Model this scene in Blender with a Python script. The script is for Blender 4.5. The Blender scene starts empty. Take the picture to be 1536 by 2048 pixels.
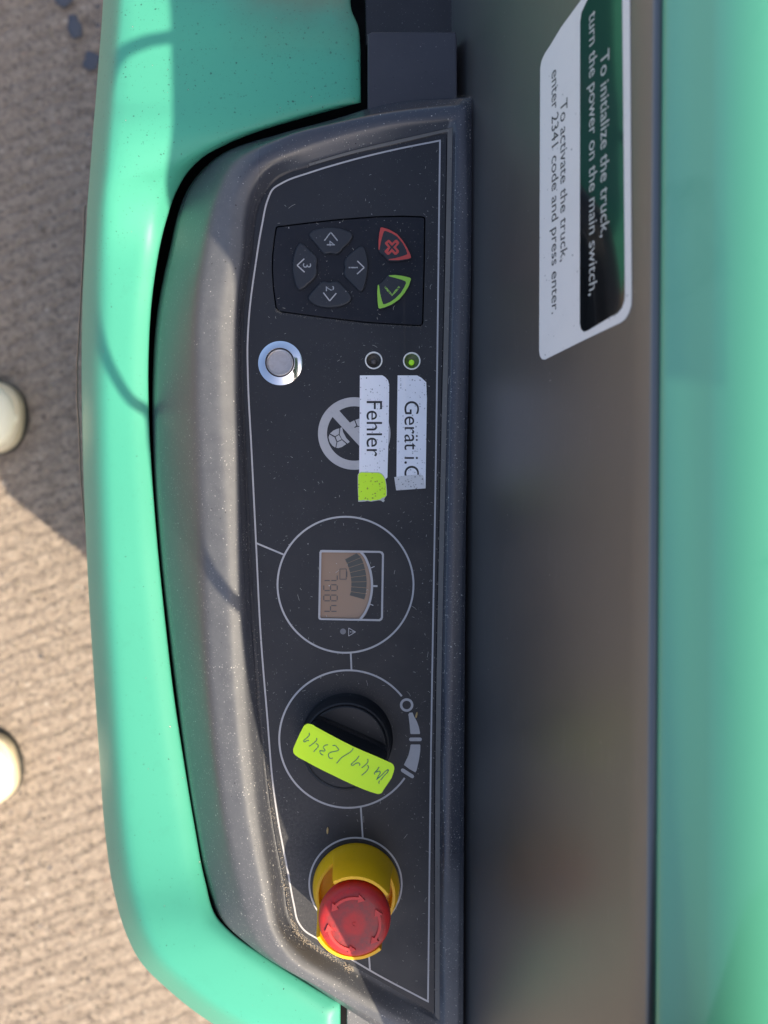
import bpy, bmesh, math, random
from mathutils import Vector, Matrix, noise
random.seed(7)
SC = bpy.context.scene
COL = SC.collection
F = 1538.0        # focal length in photo pixels
CH = 375.0        # camera height above the control panel, millimetres
PZ = 0.750        # height of the control panel above the ground, metres
SUN = Vector((0.63, -0.50, 1.0)).normalized()

# ---------------------------------------------------------------- camera
cam = bpy.data.cameras.new('camera'); co = bpy.data.objects.new('camera', cam); COL.objects.link(co)
co.location = (0, 0, PZ + CH/1000); co.rotation_euler = (0, 0, 0)
cam.sensor_fit = 'VERTICAL'; cam.sensor_height = 36; cam.lens = 36*F/2048
cam.clip_start = 0.01; cam.clip_end = 1000
cam.dof.use_dof = True; cam.dof.focus_distance = 0.372; cam.dof.aperture_fstop = 7.4
SC.camera = co
# ---------------------------------------------------------------- sky and sun
w = bpy.data.worlds.new('World'); SC.world = w; w.use_nodes = True
nt = w.node_tree; nt.nodes.clear()
sky = nt.nodes.new('ShaderNodeTexSky'); sky.sky_type = 'NISHITA'; sky.sun_disc = False
sky.sun_elevation = math.asin(SUN.z); sky.sun_rotation = math.atan2(SUN.x, SUN.y)
sky.dust_density = 3.0; sky.air_density = 0.8; sky.ozone_density = 0.3
bg = nt.nodes.new('ShaderNodeBackground'); bg.inputs[1].default_value = 0.13
wo = nt.nodes.new('ShaderNodeOutputWorld')
nt.links.new(sky.outputs[0], bg.inputs[0]); nt.links.new(bg.outputs[0], wo.inputs[0])
sl = bpy.data.lights.new('sun', 'SUN'); sl.energy = 3.3; sl.angle = math.radians(0.5); sl.color = (1.0, 0.87, 0.68)
so = bpy.data.objects.new('sun', sl); COL.objects.link(so); so.location = (2, -1.6, 4)
so.rotation_euler = SUN.to_track_quat('Z', 'Y').to_euler()
SC.view_settings.view_transform = 'Standard'; SC.view_settings.look = 'None'
SC.view_settings.exposure = 1.15; SC.view_settings.gamma = 1.0

# ================================================================ helpers
def P(u, v, h=0.0):
    D = CH - h
    return Vector(((u-768)/F*D/1000, (1024-v)/F*D/1000, PZ + h/1000))
def mmp(x, y, h): return Vector((x/1000, y/1000, PZ + h/1000))

def newobj(name, me, m, parent=None, smooth=True):
    o = bpy.data.objects.new(name, me); COL.objects.link(o)
    if m is not None:
        me.materials.clear(); me.materials.append(m)
    if smooth:
        for p in me.polygons: p.use_smooth = True
    if parent is not None:
        o.parent = parent
        o.matrix_parent_inverse = Matrix.Translation(-Vector(rootloc(parent)))
    return o
def rootloc(p):
    l = Vector(p.location) if p.type == 'EMPTY' else Vector((0, 0, 0))
    return l
def thing(name, label, cat, loc, group=None):
    o = bpy.data.objects.new(name, None); COL.objects.link(o); o.location = loc
    o.empty_display_size = 0.01
    o['label'] = label; o['category'] = cat
    if group: o['group'] = group
    return o
def tag(o, label=None, cat=None, group=None, kind=None):
    for k, x in (('label', label), ('category', cat), ('group', group), ('kind', kind)):
        if x: o[k] = x
    return o
def sharp(o, deg=35):
    me = o.data
    bm = bmesh.new(); bm.from_mesh(me)
    for e in bm.edges:
        if len(e.link_faces) == 2 and e.calc_face_angle(0) > math.radians(deg): e.smooth = False
    bm.to_mesh(me); bm.free()
    return o

def curve_mesh(splines, extrude=0.0, bevel=0.0, res=2):
    """closed 2-D outlines in mm (x, y) -> filled mesh, centred on z=0"""
    cu = bpy.data.curves.new('tmp', 'CURVE'); cu.dimensions = '2D'; cu.fill_mode = 'BOTH'
    cu.extrude = extrude; cu.bevel_depth = bevel; cu.bevel_resolution = res
    for pts in splines:
        s = cu.splines.new('POLY'); s.points.add(len(pts)-1); s.use_cyclic_u = True
        for i, p in enumerate(pts): s.points[i].co = (p[0], p[1], 0, 1)
    ob = bpy.data.objects.new('tmp', cu); COL.objects.link(ob)
    dg = bpy.context.evaluated_depsgraph_get()
    me = bpy.data.meshes.new_from_object(ob.evaluated_get(dg))
    bpy.data.objects.remove(ob); bpy.data.curves.remove(cu)
    return me
def flat(name, outlines, h, thick, m, parent=None, bevel=0.0, mm=False):
    """slab whose TOP is at height h (mm); outlines in photo pixels of that plane (or mm)"""
    D = CH - h
    if not mm:
        outlines = [[((u-768)/F*D, (1024-v)/F*D) for u, v in o] for o in outlines]
    if bevel > 0:   # the bevel grows the outline: shrink first
        outlines = [offset(o, bevel, ccw_in=(i == 0)) for i, o in enumerate(outlines)]
    me = curve_mesh(outlines, max(thick/2-bevel, 0.0), bevel)
    me.transform(Matrix.Translation((0, 0, PZ + (h-thick/2)/1000)) @ Matrix.Scale(0.001, 4))
    o = newobj(name, me, m, parent, smooth=bevel > 0)
    if bevel > 0: sharp(o, 50)
    return o
def area(p): return 0.5*sum(p[i][0]*p[(i+1) % len(p)][1]-p[(i+1) % len(p)][0]*p[i][1] for i in range(len(p)))
def offset(pts, d, ccw_in=True):
    """shrink a closed outline by d"""
    s = 1 if area(pts) > 0 else -1
    if not ccw_in: s = -s
    out = []; n = len(pts)
    for i in range(n):
        a, b, c = pts[i-1], pts[i], pts[(i+1) % n]
        t1 = Vector((b[0]-a[0], b[1]-a[1])); t2 = Vector((c[0]-b[0], c[1]-b[1]))
        if t1.length < 1e-9: t1 = t2
        if t2.length < 1e-9: t2 = t1
        t1.normalize(); t2.normalize()
        n1 = Vector((-t1.y, t1.x)); n2 = Vector((-t2.y, t2.x)); k = (n1+n2)
        if k.length < 1e-6: k = n1
        k.normalize(); c_ = max(0.4, k.dot(n1))
        out.append((b[0]+s*k.x*d/c_, b[1]+s*k.y*d/c_))
    return out
def circ(u, v, r, n=64, a0=0, a1=360):
    full = abs(a1-a0) >= 360
    m_ = n if full else n+1
    return [(u+r*math.cos(math.radians(a0+(a1-a0)*i/n)), v-r*math.sin(math.radians(a0+(a1-a0)*i/n))) for i in range(m_)]
def ribbon_outline(pts, wd, closed=False):
    """outline of an open stroke with rounded-ish ends"""
    L, R = [], []
    n = len(pts)
    for i in range(n):
        a = pts[max(i-1, 0)]; b = pts[min(i+1, n-1)]
        t = Vector((b[0]-a[0], b[1]-a[1])); t.normalize(); nn = Vector((-t.y, t.x))
        ww = wd[i] if isinstance(wd, (list, tuple)) else wd
        L.append((pts[i][0]+nn.x*ww/2, pts[i][1]+nn.y*ww/2)); R.append((pts[i][0]-nn.x*ww/2, pts[i][1]-nn.y*ww/2))
    return L + R[::-1]
def smooth_path(pts, sub=6, corners=(), closed=False):
    n = len(pts); V_ = [Vector(p) for p in pts]
    out = []
    tang = []
    for i in range(n):
        if closed: a, b, c = V_[i-1], V_[i], V_[(i+1) % n]
        else: a, b, c = V_[max(i-1, 0)], V_[i], V_[min(i+1, n-1)]
        d1 = (b-a).length; d2 = (c-b).length
        if i in corners or (not closed and i in (0, n-1)): tang.append(None); continue
        t1 = (b-a)/max(d1, 1e-9); t2 = (c-b)/max(d2, 1e-9)
        tang.append((t1*d2 + t2*d1)/(d1+d2))
    for i in range(n if closed else n-1):
        a, b = V_[i], V_[(i+1) % n]; d = (b-a).length
        chord = (b-a)/max(d, 1e-9)
        ta = tang[i] if tang[i] is not None else chord
        tb = tang[(i+1) % n] if tang[(i+1) % n] is not None else chord
        for k in range(sub):
            t = k/sub; t2 = t*t; t3 = t2*t
            out.append(a*(2*t3-3*t2+1) + ta*d*(t3-2*t2+t) + b*(-2*t3+3*t2) + tb*d*(t3-t2))
    if not closed: out.append(V_[-1].copy())
    return out
def strokes(name, paths, wd, h, m, parent, lift=0.07, thick=0.05):
    outs = []
    me_all = bmesh.new()
    for k, p in enumerate(paths):
        w_ = wd[k] if isinstance(wd, list) else wd
        D = CH-h
        o = ribbon_outline([(x, y) for x, y in p], w_)
        o = [((u-768)/F*D, (1024-v)/F*D) for u, v in o]
        me = curve_mesh([o], thick/2)
        me.transform(Matrix.Translation((0, 0, PZ + (h+lift-thick/2+0.004*k)/1000)) @ Matrix.Scale(0.001, 4))
        me_all.from_mesh(me); bpy.data.meshes.remove(me)
    me = bpy.data.meshes.new(name); me_all.to_mesh(me); me_all.free()
    return newobj(name, me, m, parent, smooth=False)
def join(name, objs, parent=None, kind=None):
    bm = bmesh.new(); m = objs[0].data.materials[0]
    for o in objs: bm.from_mesh(o.data)
    me = bpy.data.meshes.new(name); bm.to_mesh(me); bm.free()
    for o in objs: bpy.data.objects.remove(o)
    return newobj(name, me, m, parent, smooth=False)
def revolve(name, prof, c, m, parent=None, n=72, cap=True, hfun=None):
    """prof: (r mm, h mm) from outside bottom up to the axis; c: (x mm, y mm)"""
    bm = bmesh.new(); rows = []
    for k, (r, h) in enumerate(prof):
        if r < 1e-6: rows.append([bm.verts.new(mmp(c[0], c[1], h))]); continue
        rows.append([bm.verts.new(mmp(c[0]+r*math.cos(2*math.pi*i/n), c[1]+r*math.sin(2*math.pi*i/n), h if hfun is None else hfun(k, r, h, 2*math.pi*i/n))) for i in range(n)])
    for a, b in zip(rows, rows[1:]):
        for i in range(n):
            j = (i+1) % n
            if len(b) == 1: bm.faces.new((a[i], a[j], b[0]))
            elif len(a) == 1: bm.faces.new((a[0], b[j], b[i]))
            else: bm.faces.new((a[i], a[j], b[j], b[i]))
    bmesh.ops.recalc_face_normals(bm, faces=bm.faces)
    me = bpy.data.meshes.new(name); bm.to_mesh(me); bm.free()
    return sharp(newobj(name, me, m, parent), 40)
def grid(name, rows, m, parent=None, closed=False, closed_rows=False):
    bm = bmesh.new(); V_ = [[bm.verts.new(p) for p in r] for r in rows]
    nr = len(V_)
    for a in range(nr if closed_rows else nr-1):
        r0, r1 = V_[a], V_[(a+1) % nr]
        n = len(r0)
        for i in range(n if closed else n-1):
            j = (i+1) % n
            bm.faces.new((r0[i], r0[j], r1[j], r1[i]))
    bmesh.ops.recalc_face_normals(bm, faces=bm.faces)
    me = bpy.data.meshes.new(name); bm.to_mesh(me); bm.free()
    return newobj(name, me, m, parent)
def tube(name, pts, r, m, parent=None, n=12):
    rows = []
    for i, p in enumerate(pts):
        a = pts[max(i-1, 0)]; b = pts[min(i+1, len(pts)-1)]
        t = (b-a).normalized(); s = t.cross(Vector((0, 0, 1)));
        if s.length < 1e-4: s = Vector((1, 0, 0))
        s.normalize(); q = s.cross(t)
        rows.append([p + s*r*math.cos(2*math.pi*k/n) + q*r*math.sin(2*math.pi*k/n) for k in range(n)])
    return grid(name, rows, m, parent, closed=True)
def text_mesh(s, size=1.0):
    cu = bpy.data.curves.new('t', 'FONT'); cu.body = s; cu.size = size; cu.extrude = 0.0
    cu.fill_mode = 'FRONT'
    ob = bpy.data.objects.new('t', cu); COL.objects.link(ob)
    dg = bpy.context.evaluated_depsgraph_get()
    me = bpy.data.meshes.new_from_object(ob.evaluated_get(dg))
    bpy.data.objects.remove(ob); bpy.data.curves.remove(cu)
    xs = [v.co.x for v in me.vertices]; ys = [v.co.y for v in me.vertices]
    return me, min(xs), max(xs), min(ys), max(ys)

# ================================================================ materials
class M:
    def __init__(s, name, col, rough=0.5, metal=0.0, spec=0.5, coat=0.0, ior=1.5):
        s.m = bpy.data.materials.new(name); s.m.use_nodes = True
        s.nt = s.m.node_tree; s.b = s.nt.nodes['Principled BSDF']
        s.b.inputs['Roughness'].default_value = rough; s.b.inputs['Metallic'].default_value = metal
        s.b.inputs['IOR'].default_value = ior; s.b.inputs['Specular IOR Level'].default_value = spec
        s.b.inputs['Coat Weight'].default_value = coat
        s.b.inputs['Coat Roughness'].default_value = 0.1
        s.tc = s.nt.nodes.new('ShaderNodeTexCoord')
        r = s.nt.nodes.new('ShaderNodeRGB'); r.outputs[0].default_value = (*col, 1)
        s.c = r.outputs[0]; s.h = None; s.done = False
    def N(s, t, **kw):
        n = s.nt.nodes.new(t)
        for k, v in kw.items(): setattr(n, k, v)
        return n
    def L(s, a, b): s.nt.links.new(a, b)
    def coord(s, scale=(1, 1, 1), rot=0.0):
        m0 = s.N('ShaderNodeMapping'); m0.inputs['Rotation'].default_value = (0, 0, rot); s.L(s.tc.outputs['Object'], m0.inputs[0])
        mp = s.N('ShaderNodeMapping'); mp.inputs['Scale'].default_value = scale
        s.L(m0.outputs[0], mp.inputs[0]); return mp.outputs[0]
    def noise(s, scale, detail=4, rough=0.6, co=None, dist=0.0):
        n = s.N('ShaderNodeTexNoise'); n.inputs['Scale'].default_value = scale; n.inputs['Detail'].default_value = detail
        n.inputs['Roughness'].default_value = rough; n.inputs['Distortion'].default_value = dist
        s.L(co or s.tc.outputs['Object'], n.inputs['Vector']); return n.outputs['Fac']
    def ramp(s, x, a, b, lo=0.0, hi=1.0):
        n = s.N('ShaderNodeMapRange'); n.inputs[1].default_value = a; n.inputs[2].default_value = b
        n.inputs[3].default_value = lo; n.inputs[4].default_value = hi; s.L(x, n.inputs[0]); return n.outputs[0]
    def math(s, op, a, b=None):
        n = s.N('ShaderNodeMath', operation=op)
        for i, x in enumerate((a, b)):
            if x is None: continue
            if isinstance(x, (int, float)): n.inputs[i].default_value = x
            else: s.L(x, n.inputs[i])
        return n.outputs[0]
    def mix(s, fac, col):
        n = s.N('ShaderNodeMix', data_type='RGBA')
        if isinstance(fac, (int, float)): n.inputs[0].default_value = fac
        else: s.L(fac, n.inputs[0])
        s.L(s.c, n.inputs[6])
        if isinstance(col, tuple): n.inputs[7].default_value = (*col, 1)
        else: s.L(col, n.inputs[7])
        s.c = n.outputs[2]; return s
    def specks(s, cell, r, dens, col, amt=1.0, region=None, co=None):
        """round specks: cell size mm, radius as fraction of a cell, share of cells used"""
        v = s.N('ShaderNodeTexVoronoi'); v.inputs['Scale'].default_value = 1000.0/cell
        base = co or s.tc.outputs['Object']
        nz = s.N('ShaderNodeTexNoise'); nz.inputs['Scale'].default_value = 2200.0/cell; s.L(base, nz.inputs['Vector'])
        ad = s.N('ShaderNodeMixRGB', blend_type='LINEAR_LIGHT'); ad.inputs[0].default_value = 0.00025*cell
        s.L(base, ad.inputs[1]); s.L(nz.outputs['Color'], ad.inputs[2]); s.L(ad.outputs[0], v.inputs['Vector'])
        sep = s.N('ShaderNodeSeparateColor'); s.L(v.outputs['Color'], sep.inputs[0])
        rr = s.math('MULTIPLY', sep.outputs[1], r)
        rr = s.math('ADD', rr, r*0.25)
        near = s.math('LESS_THAN', v.outputs['Distance'], rr)
        dd = dens if region is None else s.math('MULTIPLY', region, dens)
        on = s.math('LESS_THAN', sep.outputs[0], dd)
        f = s.math('MULTIPLY', near, on)
        inten = s.ramp(sep.outputs[2], 0, 1, 0.25*amt, amt)
        s.mix(s.math('MULTIPLY', f, inten), col); s.spk = f
        return s
    def bump(s, x, dist, strength=1.0):
        n = s.N('ShaderNodeBump'); n.inputs['Distance'].default_value = dist/1000; n.inputs['Strength'].default_value = strength
        s.L(x, n.inputs['Height'])
        if s.h is not None: s.L(s.h, n.inputs['Normal'])
        s.h = n.outputs[0]; return s
    def rough(s, x): s.L(x, s.b.inputs['Roughness']); return s
    def out(s):
        if not s.done:
            s.L(s.c, s.b.inputs['Base Color'])
            if s.h is not None: s.L(s.h, s.b.inputs['Normal'])
            s.done = True
        return s.m

def dusty_black(name, col, rough, spec=0.5, white=0.07, dark=0.0, film=0.15, grain=0.0, filmcol=(0.10, 0.095, 0.09), coat=0.0, tex=0.03):
    a = M(name, col, rough, spec=spec, coat=coat)
    a.mix(a.math('MULTIPLY', a.ramp(a.noise(28, 5, 0.65), 0.42, 0.75), film), filmcol)
    a.mix(a.math('MULTIPLY', a.ramp(a.noise(260, 3, 0.6), 0.5, 0.8), film*0.6), filmcol)
    if dark: a.specks(2.3, 0.15, dark*2, (0.004, 0.004, 0.005), 0.9)
    reg = a.ramp(a.noise(45, 2), 0.35, 0.7, 0.15, 1.6)
    a.specks(3.1, 0.10, white*1.6, (0.45, 0.43, 0.40), 0.9, region=reg)
    a.specks(1.5, 0.14, white*2.6, (0.30, 0.29, 0.275), 0.7, region=reg)
    a.specks(0.8, 0.24, white*2.6, (0.22, 0.21, 0.20), 0.6, region=reg)
    a.bump(a.noise(2600, 2, 0.5), tex)
    a.rough(a.ramp(a.noise(60, 4), 0.3, 0.7, rough*0.85, min(1, rough*1.15)))
    return a.out()

MAT = {}
a = M('panel_film_black', (0.0062, 0.0070, 0.0105), 0.50, spec=0.55)
sx = a.N('ShaderNodeSeparateXYZ'); a.L(a.tc.outputs['Object'], sx.inputs[0])
a.mix(a.math('MULTIPLY', a.ramp(a.noise(28, 5, 0.65), 0.42, 0.75), 0.05), (0.10, 0.095, 0.09))
# fine pale dust in the lower left corner, also painting in its sunlit brightness
cn = a.math('MULTIPLY', a.ramp(sx.outputs[0], -0.022, -0.052), a.ramp(sx.outputs[1], -0.120, -0.160))
a.mix(a.math('MULTIPLY', cn, a.ramp(a.noise(700, 4, 0.8), 0.42, 0.62, 0.15, 0.75)), (0.070, 0.068, 0.064))
reg = a.math('ADD', a.ramp(a.noise(45, 2), 0.40, 0.7, 0.1, 1.5), a.ramp(sx.outputs[0], 0.012, 0.026, 0.0, 1.2))
a.specks(3.1, 0.09, 0.12, (0.42, 0.40, 0.38), 0.9, region=reg)
a.specks(1.5, 0.13, 0.20, (0.30, 0.29, 0.275), 0.65, region=reg)
a.specks(0.8, 0.22, 0.22, (0.22, 0.21, 0.20), 0.5, region=reg)
a.bump(a.noise(2600, 2, 0.5), 0.05); a.rough(a.ramp(a.noise(60, 4), 0.3, 0.7, 0.44, 0.56)); MAT['overlay'] = a.out()
MAT['trim'] = dusty_black('moulded_black_plastic', (0.065, 0.064, 0.070), 0.45, white=0.10, dark=0.10, film=0.22, tex=0.02)
a = M('moulded_black_plastic_trim', (0.042, 0.045, 0.056), 0.26, spec=0.7)
a.mix(a.math('MULTIPLY', a.ramp(a.noise(28, 5, 0.65), 0.42, 0.75), 0.18), (0.10, 0.095, 0.09))
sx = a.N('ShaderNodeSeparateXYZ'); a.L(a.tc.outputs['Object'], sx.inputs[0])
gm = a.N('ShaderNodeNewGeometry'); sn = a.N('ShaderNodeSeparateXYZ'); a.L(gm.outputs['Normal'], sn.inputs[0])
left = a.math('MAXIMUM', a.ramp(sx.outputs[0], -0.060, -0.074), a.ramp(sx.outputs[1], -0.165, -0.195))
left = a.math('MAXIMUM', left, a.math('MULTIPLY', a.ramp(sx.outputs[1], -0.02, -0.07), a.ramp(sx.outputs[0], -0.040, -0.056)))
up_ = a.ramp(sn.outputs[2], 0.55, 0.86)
sunlit_dust = a.math('MULTIPLY', left, up_)  # dust film kept to the sunlit left and lower faces, lightening them as sun would
a.mix(a.math('MULTIPLY', sunlit_dust, a.ramp(a.noise(120, 5, 0.7), 0.25, 0.7, 0.45, 0.85)), (0.125, 0.127, 0.130))
a.specks(2.3, 0.15, 0.16, (0.006, 0.006, 0.007), 0.9)
rg = a.math('MULTIPLY', a.ramp(a.noise(45, 2), 0.35, 0.7, 0.3, 1.5), a.ramp(sx.outputs[1], 0.10, -0.14, 0.7, 2.0))
a.specks(3.1, 0.10, 0.35, (0.45, 0.43, 0.40), 0.9, region=rg)
a.specks(1.9, 0.15, 0.55, (0.48, 0.46, 0.42), 0.9, region=rg); a.specks(1.3, 0.18, 0.55, (0.36, 0.35, 0.33), 0.8, region=rg)
a.specks(0.8, 0.24, 0.50, (0.25, 0.24, 0.22), 0.6, region=rg)
a.bump(a.noise(2200, 2, 0.5), 0.03); a.rough(a.math('ADD', a.math('MULTIPLY', sunlit_dust, 0.36), 0.27)); MAT['rim'] = a.out()
MAT['block'] = dusty_black('black_plastic_block', (0.030, 0.032, 0.042), 0.5, white=0.06, dark=0.10, film=0.12)
MAT['deep'] = dusty_black('black_gap', (0.006, 0.006, 0.007), 0.8, spec=0.1, white=0.0, film=0.0)
a = M('gloss_black_cover', (0.028, 0.028, 0.029), 0.40, spec=1.0, coat=1.0, ior=1.7)
a.b.inputs['Coat Roughness'].default_value = 0.42
a.specks(2.6, 0.09, 0.10, (0.25, 0.24, 0.22), 0.7)
a.mix(a.math('MULTIPLY', a.ramp(a.noise(20, 4), 0.4, 0.8), 0.25), (0.06, 0.058, 0.054))
sc = a.noise(60, 3, 0.6, co=a.coord((7.0, 0.5, 7.0), 0.12))
a.mix(a.math('MULTIPLY', a.ramp(sc, 0.62, 0.70), 0.10), (0.16, 0.155, 0.15))
a.specks(6.0, 0.06, 0.3, (0.4, 0.38, 0.34), 0.8)
a.rough(a.ramp(a.noise(15, 3), 0.3, 0.7, 0.36, 0.46)); MAT['wall'] = a.out()

def mint(name, col, rough, coat, dark):
    a = M(name, col, rough, coat=coat, spec=0.3)
    a.mix(a.math('MULTIPLY', a.ramp(a.noise(9, 5, 0.6), 0.4, 0.8), 0.10), (col[0]*1.6, col[1]*0.92, col[2]*0.9))
    a.mix(a.math('MULTIPLY', a.ramp(a.noise(130, 4, 0.65), 0.55, 0.85), 0.22), (col[0]*0.8, col[1]*0.7, col[2]*0.72))
    # dark grime freckles, denser near the top of the cover where dirt has settled
    sx = a.N('ShaderNodeSeparateXYZ'); a.L(a.tc.outputs['Object'], sx.inputs[0])
    reg = a.math('ADD', a.ramp(sx.outputs[1], 0.10, 0.27, 0.25, 1.5), a.ramp(sx.outputs[0], -0.05, 0.0, 0.0, 1.0))
    reg = a.math('MULTIPLY', reg, a.ramp(a.noise(40, 3), 0.3, 0.7, 0.3, 1.7))
    a.specks(2.6, 0.17, dark*4, (0.02, 0.06, 0.05), 0.8, region=reg)
    a.specks(1.5, 0.20, dark*3.5, (0.03, 0.10, 0.08), 0.5, region=reg)
    a.specks(2.6, 0.10, 0.10, (0.65, 0.75, 0.62), 0.8)
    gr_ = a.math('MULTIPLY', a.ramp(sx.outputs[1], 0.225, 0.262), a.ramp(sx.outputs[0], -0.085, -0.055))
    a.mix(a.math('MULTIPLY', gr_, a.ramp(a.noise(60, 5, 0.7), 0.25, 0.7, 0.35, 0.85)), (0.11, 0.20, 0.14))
    a.bump(a.noise(420, 3, 0.55), 0.03)
    return a.out()
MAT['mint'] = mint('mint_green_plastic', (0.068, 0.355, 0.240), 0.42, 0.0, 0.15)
a = M('mint_green_lid_plastic', (0.10, 0.42, 0.27), 0.30, coat=0.8)
a.mix(a.math('MULTIPLY', a.ramp(a.noise(26, 4, 0.6, dist=0.6), 0.60, 0.78), 0.5), (0.05, 0.33, 0.20))
MAT['lid'] = a.out()

a = M('pale_grey_print', (0.44, 0.43, 0.43), 0.55)
a.mix(a.math('MULTIPLY', a.ramp(a.noise(420, 4, 0.7), 0.5, 0.75), 0.35), (0.30, 0.30, 0.33))
a.specks(2.4, 0.12, 0.2, (0.05, 0.05, 0.05), 0.9); MAT['print'] = a.out()
a = M('worn_grey_print', (0.34, 0.35, 0.36), 0.6)
a.mix(a.ramp(a.noise(900, 3, 0.8), 0.52, 0.66), (0.03, 0.033, 0.04)); MAT['worn'] = a.out()
def paper(name, col, dots, dirt=0.15, dirtcol=(0.3, 0.27, 0.22)):
    a = M(name, col, 0.45)
    a.mix(a.math('MULTIPLY', a.ramp(a.noise(80, 4, 0.7), 0.5, 0.8), dirt), dirtcol)
    reg = a.ramp(a.noise(70, 3), 0.35, 0.65, 0.2, 1.6)
    a.specks(1.15, 0.30, dots*2.2, (0.03, 0.03, 0.03), 0.9, region=reg); a.specks(2.2, 0.17, dots*1.4, (0.03, 0.03, 0.03), 0.9)
    a.bump(a.noise(500, 3), 0.02)
    return a.out()
MAT['tape'] = paper('white_tape', (0.86, 0.86, 0.88), 0.14, 0.10)
MAT['tape_dirty'] = paper('dirty_white_tape', (0.66, 0.65, 0.64), 0.75, 0.30)
MAT['neon'] = paper('neon_yellow_green_paper', (0.68, 1.0, 0.008), 0.0, 0.10, (0.55, 0.86, 0.01))
MAT['neon_dirty'] = paper('neon_yellow_green_paper_grubby', (0.62, 0.96, 0.02), 0.22, 0.25, (0.48, 0.78, 0.02))
MAT['ink'] = M('black_ink', (0.012, 0.012, 0.013), 0.5).out()
MAT['greenink'] = M('green_pen_ink', (0.02, 0.17, 0.10), 0.5).out()
MAT['paperedge'] = M('torn_paper_edge', (0.5, 0.5, 0.47), 0.8).out()
a = M('steel', (0.80, 0.80, 0.82), 0.09, metal=1.0); a.rough(a.ramp(a.noise(300, 4), 0.3, 0.8, 0.05, 0.2)); MAT['steel'] = a.out()
a = M('brushed_steel', (0.55, 0.50, 0.47), 0.38, metal=1.0)
a.mix(a.math('MULTIPLY', a.ramp(a.noise(180, 5, 0.7, dist=1.2), 0.45, 0.75), 0.5), (0.30, 0.25, 0.22))
a.rough(a.ramp(a.noise(300, 4), 0.3, 0.8, 0.3, 0.55)); MAT['brushed'] = a.out()
MAT['rubber'] = dusty_black('keypad_rubber', (0.0085, 0.0105, 0.017), 0.6, spec=0.3, white=0.07, film=0.04)
MAT['key'] = dusty_black('keypad_key_rubber', (0.020, 0.023, 0.030), 0.5, spec=0.4, white=0.03, film=0.06)
MAT['red_print'] = M('red_print', (0.50, 0.055, 0.045), 0.5).out()
MAT['green_print'] = M('green_print', (0.28, 0.56, 0.055), 0.5).out()
a = M('green_print_rubbed', (0.24, 0.45, 0.06), 0.5); a.mix(a.ramp(a.noise(1100, 3, 0.8), 0.48, 0.60), (0.03, 0.033, 0.035)); MAT['green_worn'] = a.out()
MAT['knob'] = dusty_black('knob_black', (0.009, 0.010, 0.013), 0.45, spec=0.4, white=0.02, film=0.05, tex=0.01)
a = M('yellow_plastic', (1.0, 0.55, 0.004), 0.42)
a.mix(a.math('MULTIPLY', a.ramp(a.noise(70, 5, 0.7), 0.50, 0.80), 0.35), (0.55, 0.30, 0.01))
a.specks(1.6, 0.12, 0.08, (0.1, 0.07, 0.01), 0.8); MAT['yellow'] = a.out()
a = M('red_plastic', (0.56, 0.022, 0.020), 0.42, spec=0.4)
a.mix(a.math('MULTIPLY', a.ramp(a.noise(160, 5, 0.75), 0.40, 0.7), 0.42), (0.20, 0.04, 0.04))
ln = a.N('ShaderNodeVectorMath', operation='DISTANCE'); mz = a.N('ShaderNodeVectorMath', operation='MULTIPLY'); mz.inputs[1].default_value = (1, 1, 0)
a.L(a.tc.outputs['Object'], mz.inputs[0]); a.L(mz.outputs[0], ln.inputs[0]); ln.inputs[1].default_value = ((712.5-768)/F*CH/1000+0.00025, (1024-1772)/F*CH/1000-0.00035, 0)
rg = a.math('MULTIPLY', a.ramp(ln.outputs['Value'], 0.0040, 0.0062), a.ramp(ln.outputs['Value'], 0.0152, 0.0115))
a.mix(a.math('MULTIPLY', rg, a.ramp(a.noise(330, 5, 0.75), 0.30, 0.62, 0.2, 0.8)), (0.15, 0.045, 0.045))
a.specks(1.3, 0.22, 0.15, (0.08, 0.02, 0.02), 0.8); a.bump(a.noise(900, 2), 0.02); MAT['red'] = a.out()
MAT['red_clean'] = M('red_plastic_relief', (0.62, 0.035, 0.03), 0.45).out()
MAT['pink'] = M('red_plastic_worn_pale', (0.55, 0.25, 0.24), 0.5).out()
a = M('lcd', (0.32, 0.20, 0.12), 0.25, coat=0.3)
a.mix(a.ramp(a.noise(25, 3), 0.3, 0.8, 0.0, 0.35), (0.20, 0.16, 0.13))
a.specks(1.8, 0.12, 0.30, (0.7, 0.66, 0.6), 0.9); MAT['lcd'] = a.out()
MAT['lcdseg'] = M('lcd_dark', (0.065, 0.066, 0.055), 0.35).out()
MAT['lcdtext'] = M('lcd_grey', (0.085, 0.066, 0.055), 0.35).out()
a = M('dusty_lens', (0.06, 0.055, 0.045), 0.5); a.mix(a.ramp(a.noise(1400, 4, 0.8), 0.45, 0.65), (0.012, 0.012, 0.01)); MAT['lens'] = a.out()
a = M('lens_green', (0.07, 0.085, 0.05), 0.4); a.mix(a.ramp(a.noise(1000, 4, 0.8), 0.45, 0.65), (0.10, 0.16, 0.02)); MAT['lens_green'] = a.out()
a = M('led_green', (0.30, 0.55, 0.03), 0.35)
a.b.inputs['Emission Color'].default_value = (0.35, 0.9, 0.02, 1); a.b.inputs['Emission Strength'].default_value = 0.12; MAT['led'] = a.out()
MAT['led_off'] = M('led_off', (0.09, 0.08, 0.075), 0.5).out()
MAT['tin'] = M('indicator_rim', (0.80, 0.78, 0.72), 0.4, metal=0.0).out()
MAT['sticker_white'] = paper('sticker_white', (0.86, 0.83, 0.79), 0.02, 0.06)
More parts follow.
